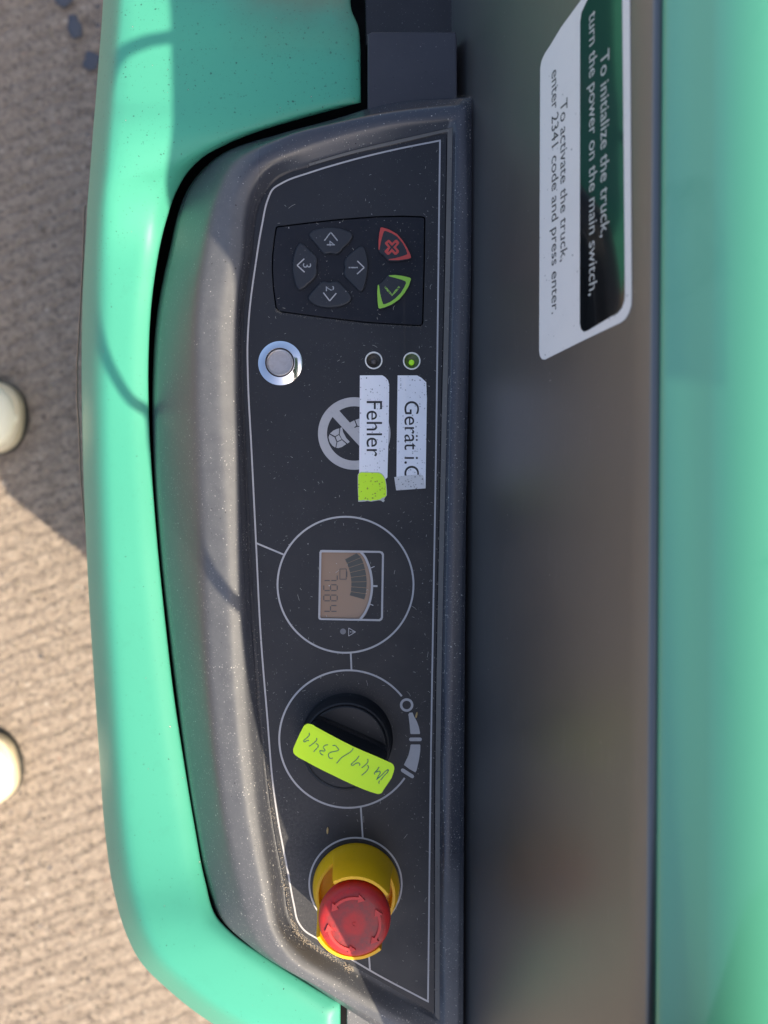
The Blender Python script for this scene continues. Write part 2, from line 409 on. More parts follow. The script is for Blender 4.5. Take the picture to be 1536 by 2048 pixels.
a = M('sticker_black_gloss', (0.005, 0.006, 0.006), 0.07, spec=0.7, coat=0.35); a.b.inputs['Coat Roughness'].default_value = 0.03; MAT['sticker_black'] = a.out()
MAT['sticker_text'] = M('sticker_text_pale', (0.60, 0.60, 0.56), 0.4).out()
a = M('decal_film', (0.26, 0.17, 0.12), 0.35, coat=0.4); MAT['decal'] = a.out()
MAT['sand'] = M('sand_grain', (0.44, 0.37, 0.28), 0.9).out()
MAT['lint'] = M('lint', (0.38, 0.37, 0.34), 0.9).out()
MAT['seed'] = M('dry_seed', (0.45, 0.32, 0.14), 0.8).out()
MAT['canvas'] = M('cream_leather', (0.90, 0.82, 0.60), 0.55).out()
MAT['outsole'] = M('dark_rubber', (0.03, 0.028, 0.022), 0.7).out()
MAT['foxing'] = M('cream_rubber', (0.62, 0.52, 0.34), 0.6).out()

# ================================================================ ground
a = M('asphalt', (0.262, 0.208, 0.160), 0.9, spec=0.2)
a.mix(a.ramp(a.noise(55, 8, 0.72), 0.38, 0.66), (0.385, 0.315, 0.245))
a.mix(a.math('MULTIPLY', a.ramp(a.noise(140, 5, 0.7), 0.50, 0.64), 0.9), (0.12, 0.10, 0.085))
wv = a.N('ShaderNodeTexWave', wave_type='BANDS', bands_direction='Y', wave_profile='SIN'); wv.inputs['Scale'].default_value = 12.5
wv.inputs['Distortion'].default_value = 2.8; wv.inputs['Detail'].default_value = 4; wv.inputs['Detail Scale'].default_value = 2.2; wv.inputs['Detail Roughness'].default_value = 0.62
a.L(a.coord((1, 1, 1), math.radians(-21)), wv.inputs['Vector']); st = wv.outputs['Fac']
a.mix(a.math('MULTIPLY', a.ramp(st, 0.45, 0.0), 0.28), (0.17, 0.135, 0.105))
a.specks(9, 0.34, 0.22, (0.44, 0.38, 0.31), 0.8); a.specks(5, 0.30, 0.25, (0.12, 0.105, 0.095), 0.7)
a.specks(14, 0.24, 0.14, (0.075, 0.085, 0.10), 0.9)
a.specks(17, 0.20, 0.10, (0.40, 0.22, 0.15), 0.5)
a.bump(a.ramp(st, 0.0, 0.55), 1.7, 0.9); a.bump(a.noise(75, 7, 0.72), 5.0, 0.85); a.bump(a.noise(260, 3, 0.6), 1.0, 0.8)
MAT['asphalt'] = a.out()
me = bpy.data.meshes.new('ground'); S = 150
me.from_pydata([(-S, -S, 0), (S, -S, 0), (S, S, 0), (-S, S, 0)], [], [(0, 1, 2, 3)])
tag(newobj('ground', me, MAT['asphalt'], None, False), kind='structure')
# dark pebbles bedded in the asphalt crack beside the truck
def pebble(u, v, r1, r2, rot):
    c = P(u, v, -746); bm = bmesh.new(); bmesh.ops.create_icosphere(bm, subdivisions=3, radius=1)
    for q in bm.verts:
        k = 0.95+0.5*noise.noise(q.co*1.2+Vector((u, v, 0)))
        q.co = Vector((q.co.x*r1*k, q.co.y*r2*k, q.co.z*0.004))
    bm.transform(Matrix.Translation(c) @ Matrix.Rotation(rot, 4, 'Z'))
    me = bpy.data.meshes.new('pebble'); bm.to_mesh(me); bm.free(); return me
MAT['pebble'] = M('slate_pebble', (0.075, 0.082, 0.10), 0.9).out()
for k, (u, v, r1, r2, rot, lab) in enumerate([
    (150, 52, 0.010, 0.019, 0.25, 'large blue grey pebble in the shaded asphalt, middle one of three beside the green rim'),
    (128, 0, 0.014, 0.011, 0.1, 'blue grey pebble in the asphalt at the upper edge of the picture'),
    (184, 122, 0.012, 0.013, 0.0, 'blue grey pebble in the asphalt, partly hidden by the green rim')]):
    o = newobj('pebble', pebble(u, v, r1, r2, rot), MAT['pebble']); tag(o, lab, 'pebble', 'pebbles in the asphalt')
# loose grit on the asphalt
bm = bmesh.new()
for k in range(1700):
    u = random.uniform(-30, 230); v = random.uniform(-20, 2070); c = P(u, v, -748.5)
    r = random.uniform(0.0006, 0.0024)
    mtx = Matrix.Translation(c) @ Matrix.Rotation(random.uniform(0, 6.3), 4, 'Z') @ Matrix.Diagonal((r*random.uniform(.8, 1.7), r, r*0.7, 1))
    bmesh.ops.create_icosphere(bm, subdivisions=1, radius=1, matrix=mtx)
me = bpy.data.meshes.new('grit'); bm.to_mesh(me); bm.free()
a = M('grit', (0.30, 0.25, 0.19), 0.9)
a.mix(a.ramp(a.noise(120, 2), 0.45, 0.6), (0.12, 0.10, 0.09)); tag(newobj('grit', me, a.out()), kind='stuff', label='small loose stones scattered on the asphalt', cat='grit')

# ================================================================ truck: moulded trim round the panel
truck = thing('pallet_truck', 'mint green and black pallet truck seen from above with its control console', 'pallet truck', (0.0, 0.0, 0.0))
R0 = [(893,266),(790,290),(700,311),(620,334),(556,358),(527,394),(504,515),(489,620),(487,760),(493,900),(502,1085),(512,1280),(525,1450),(546,1640),(568,1760),(589,1852),(620,1880),(695,1926),(780,1974),(868,2028),(869,1500),(880,900),(889,500)]
R1 = [(905,255),(790,281),(699,303),(617,327),(551,351),(521,390),(499,515),(484,620),(482,760),(488,900),(496,1085),(506,1280),(519,1450),(539,1640),(560,1760),(582,1857),(614,1888),(690,1936),(776,1985),(879,2042),(881,1500),(892,900),(901,500)]
R2 = [(912,240),(785,252),(690,272),(600,300),(530,340),(500,385),(485,515),(473,620),(470,760),(475,900),(480,1085),(486,1280),(497,1450),(518,1640),(540,1760),(562,1862),(600,1910),(672,1960),(765,2015),(890,2085),(888,1500),(899,900),(908,500)]
R2b= [(920,228),(782,240),(682,258),(585,286),(500,335),(470,390),(455,515),(440,620),(438,760),(443,900),(452,1085),(459,1280),(472,1450),(494,1640),(518,1760),(545,1868),(580,1920),(655,1970),(755,2028),(900,2105),(900,1500),(910,900),(920,500)]
R3 = [(932,210),(778,225),(672,245),(568,273),(470,325),(435,395),(410,515),(396,620),(395,760),(399,900),(406,1085),(414,1280),(428,1450),(452,1640),(478,1760),(510,1868),(550,1922),(635,1974),(745,2038),(915,2125),(920,1500),(928,900),(936,500)]
R4 = [(946,192),(770,207),(660,240),(560,267),(430,315),(385,360),(334,515),(313,620),(303,760),(304,900),(316,1085),(337,1280),(358,1450),(387,1640),(411,1760),(438,1836),(500,1893),(620,1969),(735,2045),(928,2150),(930,1500),(935,900),(944,500)]
def hh(top, tl, left, bl, bot, br, right, tr):
    return [tr]+[top]*3+[tl]*2+[left]*9+[bl]*2+[bot]*2+[br]+[right]*3
Hh = {'a': [-1.6]*23, 'b': [-1.4]*23, 'c': hh(0.1, 0.1, 0.1, 0.1, 0.1, 0.1, 0.1, 0.1),
      'd': hh(4.5, 5.2, 5.6, 5.6, 5.2, 3.0, 2.4, 3.0), 'e': hh(5.0, 7.0, 8.6, 8.2, 6.2, 3.0, 2.8, 3.2),
      'f': hh(4.2, 3.5, 3.4, 3.4, 3.8, 2.5, 2.4, 2.6), 'g': [-2,-6,-9,-12,-22,-30,-42,-46,-47,-46,-44,-41,-37,-29,-22,-14,-7,-4,-4,0,0,0,0],
      'h': hh(-55, -60, -80, -60, -50, -14, -14, -20)}
corners = (0, 19)
def loop3(px, hs, sub=8):
    pts = [Vector((u, v, h)) for (u, v), h in zip(px, hs)]
    q = smooth_path(pts, sub, corners, closed=True)
    return [P(p.x, p.y, p.z) for p in q]
R0in = offset(R0, 7)
R0out = offset(R0, -1.3)
R5 = offset(R4, 3)
rings = [loop3(R0in, Hh['a']), loop3(R0out, Hh['b']), loop3(R1, Hh['c']), loop3(R2, Hh['d']), loop3(R2b, Hh['e']), loop3(R3, Hh['f']), loop3(R4, Hh['g']), loop3(R5, Hh['h'])]
def profile_rows(rings, subs, smooth=2, lock=()):
    n = len(rings[0]); rows = []
    tagd = []
    for k in range(len(rings)-1):
        for j in range(subs[k]):
            t = j/subs[k]; rows.append([rings[k][i].lerp(rings[k+1][i], t) for i in range(n)]); tagd.append(j == 0 and k in lock)
    rows.append(list(rings[-1])); tagd.append(True); tagd[0] = True
    for it in range(smooth):
        new = [list(r) for r in rows]
        for a_ in range(1, len(rows)-1):
            if tagd[a_]: continue
            for i in range(n): new[a_][i] = rows[a_-1][i]*0.25+rows[a_][i]*0.5+rows[a_+1][i]*0.25
        rows = new
    return rows
rows = profile_rows(rings, [1, 1, 5, 6, 6, 14, 3], smooth=3, lock=(1, 2))
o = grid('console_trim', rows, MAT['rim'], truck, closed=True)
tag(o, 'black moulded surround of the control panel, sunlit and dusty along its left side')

lo = offset(R0, -2.2); li = R1
def lpath(idx, src): return [(p.x, p.y) for p in smooth_path([Vector((src[i][0], src[i][1], 0)) for i in idx], 6, (idx.index(0),))]
idx_ = [19, 20, 21, 22, 0, 1, 2, 3]
MAT['ledge'] = dusty_black('dusty_recess_ledge', (0.17, 0.165, 0.155), 0.8, spec=0.2, white=0.12, dark=0.25, film=0.4)
A_ = lpath(idx_, lo); B_ = lpath(idx_, li)
grid('recess_ledge', [[P(u, v, 0.35) for u, v in A_], [P(u, v, 0.40) for u, v in B_]], MAT['ledge'], truck)

# ---- green cover
GI = [(724,-420),(724,-160),(705,-40),(703,20),(716,52),(721,100),(722,205),(600,238),(520,262),(450,290),(405,315),(375,345),(352,385),(333,440),(306,580),(297,720),(298,830),(304,950),(314,1080),(329,1230),(349,1400),(369,1530),(389,1650),(410,1760),(433,1833),(460,1862),(520,1906),(600,1957),(681,2006),(681,2100)]
GO = [(232,-420),(216,-160),(206,-40),(202,20),(200,52),(196,100),(188,205),(184,250),(181,290),(178,330),(175,370),(172,410),(170,450),(167,500),(162,600),(160,720),(161,840),(164,960),(169,1080),(177,1235),(188,1400),(197,1535),(207,1665),(224,1780),(250,1870),(275,1920),(335,1982),(425,2050),(560,2110),(640,2160)]
GH = [-14]*6+[-10]+[-12,-13,-16,-20,-26,-32,-38,-43,-45,-46,-45,-43,-41,-37,-33,-28,-21,-13,-10,-7,-5,-4,-4]
GHO = [-14]*7+GH[7:]
GH[0:4] = [-95, -62, -34, -17]
gcor = (5, 6, 28)
def gpath(px, hs, sub=7):
    pts = [Vector((u, v, h)) for (u, v), h in zip(px, hs)]
    return smooth_path(pts, sub, gcor)
gi = gpath(GI, GH); go = gpath(GO, GHO)
def gring(d_in=None, d_out=None, frac=None, dh=0.0):
    out = []
    for a_, b_ in zip(gi, go):
        dv = Vector((b_.x-a_.x, b_.y-a_.y)); Ld = dv.length; dv /= Ld
        if d_in is not None: q = (a_.x+dv.x*d_in, a_.y+dv.y*d_in); 
        elif d_out is not None: q = (b_.x-dv.x*d_out, b_.y-dv.y*d_out)
        else: q = (a_.x+dv.x*Ld*frac, a_.y+dv.y*Ld*frac)
        fr_ = 0.0 if d_in is not None else (1.0 if d_out is not None else frac)
        out.append(P(q[0], q[1], a_.z*(1-fr_)+b_.z*fr_+dh))
    return out
gr = [gring(d_in=1, dh=-45), gring(d_in=0, dh=-5.0), gring(d_in=1.0, dh=-2.2), gring(d_in=4, dh=-1.4), gring(d_in=9, dh=-0.9), gring(d_in=33, dh=1.7), gring(frac=0.42, dh=1.5), gring(frac=0.55, dh=1.2),
      gring(d_out=50, dh=0.3), gring(d_out=38, dh=-2.4), gring(d_out=28, dh=-8), gring(d_out=20, dh=-16), gring(d_out=12, dh=-26), gring(d_out=5, dh=-38), gring(d_out=0, dh=-55), gring(d_out=12, dh=-110)]
last = [Vector((p.x+0.006, p.y, 0.08)) for p in gr[-1]]
rows = profile_rows(gr, [2, 1, 1, 1, 3, 3, 2, 3, 2, 2, 2, 2, 2, 2, 2], smooth=2, lock=(1, 2)) + [last]
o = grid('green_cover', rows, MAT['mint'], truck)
tag(o, 'mint green plastic cover wrapping round the left side of the console')
# dark inner body below the joints
inner = [(q[0]+34, q[1]) for q in GO[2:24]] + [(600, 2070), (760, 2075), (935, 2090), (935, -300), (232, -300)]
flat('inner_body', [inner], -135, 520, MAT['deep'], truck)
# raised black blocks above the console at the top of the picture
flat('upper_block', [[(735, 68), (744, 63), (912, 63), (914, 80), (915, 230), (735, 246)]], -6.5, 40, MAT['block'], truck, bevel=0.8)
flat('upper_recess', [[(729, -320), (932, -320), (930, 90), (731, 90)]], -24, 40, MAT['overlay'], truck, bevel=0.8)
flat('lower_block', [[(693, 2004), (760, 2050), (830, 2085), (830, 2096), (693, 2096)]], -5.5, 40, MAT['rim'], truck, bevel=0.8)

# ---- leaning black cover
TILT = math.radians(20.7)
Ld = Vector((3.1, 453, 0)).normalized(); Ud = Vector((math.sin(TILT), 0, math.cos(TILT)))
Wn = Ld.cross(Ud).normalized()
if Wn.x > 0: Wn = -Wn
W0 = Vector((43.0, 100, 0.0)) - Ud*0.0
def PW(u, v, off=0.0):
    c = Vector((0, 0, CH)); r = Vector(((u-768)/F, (1024-v)/F, -1))
    k = (W0+Wn*off-c).dot(Wn)/r.dot(Wn); p = c+r*k
    return Vector((p.x/1000, p.y/1000, PZ+p.z/1000))
def wall_s(u, v=1024):   # distance up the slope for a pixel column at mid height
    p = PW(u, v); return (Vector((p.x*1000, p.y*1000, (p.z-PZ)*1000))-W0).dot(Ud)
s_top = wall_s(1297)
Y0, Y1 = -262, 620
def wall_pt(s, y, n=0.0):
    b = W0 + Ld*((y-W0.y)/Ld.y) + Ud*s + Wn*n
    return mmp(b.x, b.y, b.z)
prof = [(-60, 0), (-20, 0), (-5, 0)] + [(s_top*i/14, 0.0) for i in range(0, 15)]
prof += [(s_top+1.2, -0.3), (s_top+2.2, -1.1), (s_top+2.8, -2.4), (s_top+3.0, -4.0), (s_top+3.0, -12)]
ys = [Y0+(Y1-Y0)*i/40 for i in range(41)]
o = grid('leaning_cover', [[wall_pt(s, y, n) for y in ys] for s, n in prof], MAT['wall'], truck)
tag(o, 'glossy black cover leaning up to the right behind the panel')
# closing faces of that cover (lower end)
# ---- mint lid above
pe = PW(1321, 1024); ex, ez = pe.x*1000, (pe.z-PZ)*1000
def lid_pt(dx, dz, y):
    b = Vector((ex+dx, y, ez+dz)) + Vector((Ld.x/Ld.y*(y), 0, 0)); return mmp(b.x, b.y, b.z)
lp = [(9, -30), (1.5, -6), (0.3, -2), (0, 0), (0.5, 0.8), (1.6, 2.1), (4.0, 5.0), (7.0, 8.8), (10.0, 13.0), (13.0, 17.0), (17.5, 21.2), (22, 24.2), (28, 27), (40, 30), (70, 32), (150, 33), (420, 33), (420, -700)]
o = grid('lid', [[lid_pt(dx, dz, y) for y in ys] for dx, dz in lp], MAT['lid'], truck)
tag(o, 'out of focus mint green lid along the right edge')
o = grid('lid_end', [[lid_pt(dx, dz, Y0) for dx, dz in lp[:-1]], [lid_pt(420 if i > 3 else 10, -700, Y0) for i in range(len(lp)-1)]], MAT['lid'], truck)
# added unseen slab, outlined so that its shadow edge falls across the panel
arm = [(-99, 420, 350), (-99, 205, 335), (-98, 160, 318), (-88, 138, 305), (-77, 120, 296), (-74.5, 95, 280), (-74, 50, 262), (-74, -26, 235), (-72.5, -50, 205), (-66, -92, 175), (-55, -131, 150), (-49.5, -152, 135), (-37.5, -176, 120), (-15, -219, 115), (5, -262, 112), (40, -330, 110)]
ap = smooth_path([Vector(p) for p in arm], 5)
def slab_pt(p, dx, dz=0, dy=0):
    H = p.z; return mmp(p.x+dx+0.63*(H+dz), p.y+dy-0.5*(H+dz), H+dz)
def slab_w(p): return (12.8 if p.y > 110 else 11.2)-p.x if p.y > -176 else 66-0.3*(-176-p.y)
rows = [[slab_pt(p, 0) for p in ap], [slab_pt(p, 45) for p in ap], [slab_pt(p, slab_w(p)) for p in ap], [slab_pt(p, slab_w(p)-12, -14) for p in ap], [slab_pt(p, 12, -14) for p in ap]]
grid('shadow_slab', rows, MAT['trim'], truck, closed_rows=True)
# hanging cable whose loop throws the curved shadow over the green cover
cpx = [(345, 72), (290, 84), (245, 106), (214, 165), (199, 260), (190, 400), (186, 520), (189, 640), (206, 702), (232, 757), (262, 800), (300, 829)]
cp = [(-55, 262, 325), (-80, 248, 320)]
for u, v in cpx:
    hg = -14 if v < 300 else -14-31*min(1, (v-300)/330)
    p = P(u, v, hg); cp.append((p.x*1000-0.63*hg, p.y*1000+0.5*hg, 318-0.06*max(0, v-400)))
cp += [(-96.5, 14, 285), (-90.5, -19, 268), (-75, -40, 245), (-55, -55, 215)]
cp = smooth_path([Vector(p) for p in cp], 6)
cpm = [mmp(p.x+0.63*p.z, p.y-0.5*p.z, p.z) for p in cp]
o = tube('cable', cpm, 0.0030, MAT['trim'], None); tag(o, 'thin black cable loop whose curved shadow falls on the green cover', 'cable')

# ---- peeling decal on the outer side of the green cover
du = [(411, 169), (430, 167.5), (520, 165), (640, 158.5), (680, 156), (730, 153), (800, 153), (850, 156.5), (900, 158.5), (960, 161), (1020, 166), (1055, 170)]
rows = []
for dh, ox in ((-98, -0.5), (-104, -1.0), (-122, 0.0), (-140, 2.0)):
    rows.append([P(u+ox, v, dh) for v, u in du])
o = grid('side_decal', rows, MAT['decal'], None)
tag(o, 'thin brown decal strip peeling from the outer side of the mint green rim', 'decal')
sm = o.modifiers.new('s', 'SOLIDIFY'); sm.thickness = 0.0004

# ================================================================ control panel sheet and printing
KEYPAD_Z = [(275,190),(480,165),(720,138),(1000,117),(1200,113),(1330,118),(1350,124),(1357,140),(1352,500),(1342,890),(1336,912),(1318,924),(1150,915),(900,898),(600,862),(300,822),(270,806),(258,785),(240,650),(231,500),(234,400),(245,300),(258,212),(264,196)]
z3 = lambda pts: [(480+x/3.657, 400+y/3.657) for x, y in pts]
z4 = lambda pts: [(480+x/3.657, 660+y/3.657) for x, y in pts]
z5 = lambda pts: [(480+x/3.657, 1010+y/3.657) for x, y in pts]
zd = lambda pts: [(630+x/10.24, 1090+y/10.24) for x, y in pts]
panel = thing('control_panel', 'flat black control panel sheet with thin pale printed outline', 'control panel', P(690, 1100, -2))
ov = [(p.x, p.y) for p in smooth_path([Vector((u, v, 0)) for u, v in R0], 8, corners, closed=True)]
win = [(638.5,1104),(722,1105),(732,1120),(741,1150),(744,1180),(741,1210),(732,1230),(724,1238),(638,1240)]
holes = [z3(KEYPAD_Z), win, circ(747.5, 721, 17), circ(823.5, 722, 17)]
o = flat('panel_sheet', [ov]+holes, 0, 0.7, MAT['overlay'], panel)
border = [(880,281),(790,299),(700,321),(620,345),(566,365),(545,379),(536,398),(524,450),(511,530),(499,622),(495,690),(496,760),(503,900),(512,1085),(522,1280),(535,1440),(545,1560),(556,1640),(575,1740),(588,1810),(596,1843),(608,1860),(636,1878),(700,1917),(740,1941),(856,2003),(862,1500),(872,900)]
bp = [(p.x, p.y) for p in smooth_path([Vector((u, v, 0)) for u, v in border], 7, (0, 25), closed=True)]
def ring_flat(name, pts, wd, m, parent, lift=0.07):
    return flat(name, [offset(pts, -wd/2), offset(pts, wd/2)], lift, 0.05, m, parent)
def ringc(name, u, v, r, wd, m, parent, lift=0.07): return flat(name, [circ(u, v, r+wd/2, 96), circ(u, v, r-wd/2, 96)], lift, 0.05, m, parent)
ring_flat('printed_outline', bp, 3.2, MAT['print'], panel)
for q in ([(512, 1086), (567, 1109)], [(701.5, 1306), (703, 1341)], [(721.5, 1613), (725.5, 1676)], [(737, 1898), (740, 1941)]): strokes('printed_link_line', [q], 3.3, 0, MAT['print'], panel, lift=0.062)
ringc('printed_ring', 691, 1169.5, 136, 3.6, MAT['print'], panel)
kr = circ(696, 1478, 137.5, 110, 38.5, 325.5)
strokes('printed_ring', [kr], 3.6, 0, MAT['print'], panel)
ringc('printed_ring', 711, 1768, 92.5, 3.4, MAT['print'], panel)
# speed scale beside the knob
k6 = lambda pts: [(780+x/10.78, 1380+y/10.78) for x, y in pts]
pr = []
pr.append(ringc('m', 813.3, 1410, 11, 4.8, MAT['print'], None))
pr.append(flat('m', [k6([(420,490),(485,485),(520,570),(580,680),(625,810),(648,930),(640,950),(450,950),(438,935),(425,760),(402,560),(392,535)])], 0.07, 0.05, MAT['print']))
pr.append(flat('m', [k6([(445,1025),(655,1025),(680,1042),(688,1062),(678,1090),(655,1103),(440,1103),(418,1088),(410,1062),(420,1038)])], 0.07, 0.05, MAT['print']))
pr.append(flat('m', [k6([(455,1175),(640,1175),(655,1190),(650,1330),(625,1500),(570,1740),(545,1775),(420,1705),(300,1615),(330,1550),(395,1420),(430,1280),(442,1190)])], 0.07, 0.05, MAT['print']))
pr.append(flat('m', [k6([(265,1692),(300,1700),(500,1828),(520,1855),(515,1885),(490,1903),(460,1895),(250,1765),(235,1735),(240,1705)])], 0.07, 0.05, MAT['print']))
join('printed_speed_scale', pr, panel)
# no-footwear prohibition sign
c0 = (708.5, 867); kz = lambda pts: [(630+x/12.8, 790+y/12.8) for x, y in pts]
pr = [flat('m', [circ(708.5, 867, 72.5, 96), circ(708.5, 867, 54.5, 96)], 0.05, 0.04, MAT['print'])]
bar = [(640+28, 790+31), (669, 816), (762, 908), (750, 922)]
pr.append(flat('m', [kz([(600,380),(890,705),(1170,1010),(1480,1330),(1700,1560),(1560,1690),(1130,1300),(450,560)])], 0.065, 0.04, MAT['print']))
for s in ([(385,985),(470,910),(560,870),(625,855),(610,1000),(515,1055)], [(650,850),(665,828),(695,832),(720,950),(800,1100),(890,1200),(830,1242),(690,1125),(632,1010)],
          [(370,1010),(500,1085),(550,1200),(522,1345),(450,1300),(380,1210),(348,1090)], [(528,1075),(612,1022),(680,1135),(570,1185)], [(570,1210),(690,1155),(800,1255),(690,1330),(600,1358),(545,1352)],
          [(895,705),(1005,648),(1058,780),(1000,832)], [(1030,640),(1140,600),(1180,600),(1180,790),(1090,790)], [(1010,850),(1075,815),(1180,815),(1180,1000)]):
    pr.append(flat('m', [kz(s)], 0.08, 0.04, MAT['print']))
join('printed_prohibition_sign', pr, panel)

# ================================================================ battery display
disp = thing('battery_display', 'small brownish lcd battery display with dark bar scale in a pale printed frame', 'display', P(703, 1172, -2))
flat('screen', [[(632, 1098), (752, 1098), (752, 1246), (632, 1246)]], -1.0, 0.6, MAT['lcd'], disp)
fr = zd([(110,108),(150,100),(1330,122),(1385,140),(1412,190),(1392,1480),(1375,1530),(1330,1560),(110,1535),(78,1520),(66,1490),(92,150)])
fi = zd([(145,150),(1320,160),(1355,175),(1372,210),(1352,1470),(1340,1500),(1310,1520),(130,1500),(108,1480),(132,170)])
flat('frame', [fr, fi], 0.08, 0.06, MAT['print'], disp)
arc = zd([(930,135),(1010,225),(1080,370),(1130,520),(1158,680),(1168,830),(1155,1000),(1120,1160),(1060,1320),(990,1440),(925,1525)])
arc = [(p.x, p.y) for p in smooth_path([Vector((x, y, 0)) for x, y in arc], 4)]
strokes('frame_arc', [arc], 4.6, 0, MAT['print'], disp, lift=0.085)
strokes('tick', [zd([(1140, 472), (1220, 438)])], 1.6, 0, MAT['print'], disp)
strokes('tick', [zd([(1180, 840), (1280, 842)])], 3.6, 0, MAT['print'], disp)
strokes('tick', [zd([(1125, 1208), (1195, 1238)])], 1.6, 0, MAT['print'], disp)
# eight bars of the gauge (concave fan)
cx_, cy_ = -340, 800
import itertools
inn = [(615,290),(655,378),(690,468),(718,565),(735,662),(745,758),(742,855),(735,955),(710,1035)]
out_ = [(850,165),(945,255),(992,370),(1025,495),(1048,625),(1060,750),(1055,878),(1040,1000),(1010,1120)]
for i in range(8):
    g = 5
    a1, a2, b1, b2 = inn[i], inn[i+1], out_[i], out_[i+1]
    flat('gauge_bar', [zd([(a1[0], a1[1]+g), (b1[0], b1[1]+g), (b2[0], b2[1]-g), (a2[0], a2[1]-g)])], -0.92, 0.06, MAT['lcdseg'], disp)
# seven segment digits, reading downwards: 7 9 8 4
SEG = {'7': 'abc', '9': 'abcdfg', '8': 'abcdefg', '4': 'bcfg'}
def seg_poly(s, y0):   # digit height runs along -x .. +x (460..180), width along y
    xt, xm, xb = 455, 318, 180; yl, yr = y0, y0+118
    t = 12
    return {'a': ((xt, yl), (xt, yr)), 'b': ((xt, yr), (xm, yr)), 'c': ((xm, yr), (xb, yr)), 'd': ((xb, yl), (xb, yr)), 'e': ((xm, yl), (xb, yl)), 'f': ((xt, yl), (xm, yl)), 'g': ((xm, yl), (xm, yr))}[s]
for ch, y0 in zip('7984', (610, 815, 1025, 1240)):
    paths = []
    for s in SEG[ch]:
        (xa, ya), (xb_, yb) = seg_poly(s, y0)
        q0 = Vector((xa, ya)); q1 = Vector((xb_, yb)); d_ = (q1-q0).normalized()*14
        q0 += d_; q1 -= d_; paths.append(zd([(q0.x, q0.y), (q1.x, q1.y)]))
    strokes('digit', paths, 2.2, -1.0, MAT['lcdtext'], disp)
bx = [(510,490),(510,700),(640,700),(640,490)]
strokes('battery_symbol', [zd([bx[i], bx[(i+1) % 4]]) for i in range(4)] + [zd([(655, 540), (655, 655)])], 1.6, -1.0, MAT['lcdtext'], disp)
flat('warning_lamp', [circ(686, 1263, 5.8, 32)], 0.1, 0.1, M('warning_lamp', (0.17, 0.17, 0.18), 0.4).out(), disp)
tri = zd([(690, 1700), (690, 1865), (830, 1780)])
strokes('warning_triangle', [[tri[0], tri[1]], [tri[1], tri[2]], [tri[2], tri[0]], zd([(715, 1780), (745, 1780)]), zd([(760, 1780), (810, 1780)])], [1.2, 1.2, 1.2, 1.6, 1.6], 0, MAT['print'], disp)

# ================================================================ keypad
kp = thing('keypad', 'black rubber keypad with four number keys, red cross key and green tick key', 'keypad', P(700, 540, -2))
flat('pad', [offset(z3(KEYPAD_Z), 2.2)], -0.45, 1.4, MAT['rubber'], kp, bevel=0.3)
def put_text(s, c, size_px, h, m, parent, name, rot=-90, maxlen=None):
    me, x0, x1, y0, y1 = text_mesh(s)
    D = CH-h; k = D/F
    sc = size_px*k/(y1-y0) if maxlen is None else maxlen*k/(x1-x0)
    mt = Matrix.Translation(P(c[0], c[1], h)) @ Matrix.Rotation(math.radians(rot), 4, 'Z') @ Matrix.Scale(sc/1000, 4) @ Matrix.Translation((-(x0+x1)/2, -(y0+y1)/2, 0))
    me.transform(mt); return newobj(name, me, m, parent, False)
KEYS = {
 '4': ([(505,250),(520,230),(560,210),(610,201),(665,198),(720,202),(775,218),(812,236),(826,256),(818,282),(790,320),(755,352),(722,388),(708,393),(665,386),(625,393),(608,386),(575,345),(535,300),(512,272)], (665,318), [(617,298),(664,236),(714,298)]),
 '3': ([(440,312),(465,322),(490,345),(530,382),(560,412),(568,440),(560,478),(566,520),(562,545),(540,578),(500,615),(455,650),(432,655),(412,632),(395,580),(384,520),(384,450),(395,390),(412,345)], (490,479), [(470,430),(418,478),(472,528)]),
 '1': ([(893,335),(912,350),(928,392),(937,440),(938,500),(930,560),(915,620),(897,662),(880,666),(850,642),(800,592),(765,552),(760,530),(768,490),(762,455),(772,425),(800,395),(850,355)], (828,494), [(858,446),(908,494),(856,542)]),
 '2': ([(608,592),(650,600),(700,592),(722,598),(755,628),(800,678),(818,712),(808,740),(770,765),(720,779),(660,785),(600,780),(545,762),(508,735),(498,712),(508,690),(545,650),(580,612)], (658,648), [(610,678),(656,738),(704,682)])}
for nkey, (ol, tc_, ch) in KEYS.items():
    ol = [(p.x, p.y) for p in smooth_path([Vector((x, y, 0)) for x, y in z3(ol)], 3, (), closed=True)]
    k_ = flat('key', [ol], 1.1, 2.2, MAT['key'], kp, bevel=0.75)
    k_['label'] = 'number key marked %s' % nkey
    c = z3([tc_])[0]
    n_ = put_text(nkey, c, 16.5 if nkey != '1' else 18, 1.16, MAT['worn'], None, 'numeral'); n_.parent = k_; n_['label'] = 'worn numeral %s' % nkey
    q = z3(ch)
    s_ = strokes('chevron', [[q[0], q[1]], [q[1], q[2]]], 2.3, 1.1, MAT['worn'] if nkey == '4' else MAT['print'], None, lift=0.07); s_.parent = k_
zx = lambda pts: [(740+x/11.07, 445+y/11.07) for x, y in pts]
kx = zx([(235,108),(270,108),(420,150),(600,250),(720,390),(820,550),(890,690),(912,760),(890,800),(840,822),(640,850),(410,855),(370,800),(300,720),(230,680),(180,600),(185,430),(205,230)])
k_ = flat('key', [kx], 0.9, 2.0, MAT['key'], kp, bevel=0.4); k_['label'] = 'key with red outline and red cross'
o = flat('key_outline', [zx([(190,605),(190,400),(210,220),(238,112),(270,110),(420,152),(600,255),(720,395),(820,555),(885,690),(908,760),(892,790),(830,805),(640,832),(415,830),(420,812),(560,790),(720,745),(810,712),(828,690),(800,600),(720,450),(600,310),(480,235),(350,185),(310,190),(285,260),(240,430),(208,605)])], 0.98, 0.06, MAT['red_print'], None); o.parent = k_
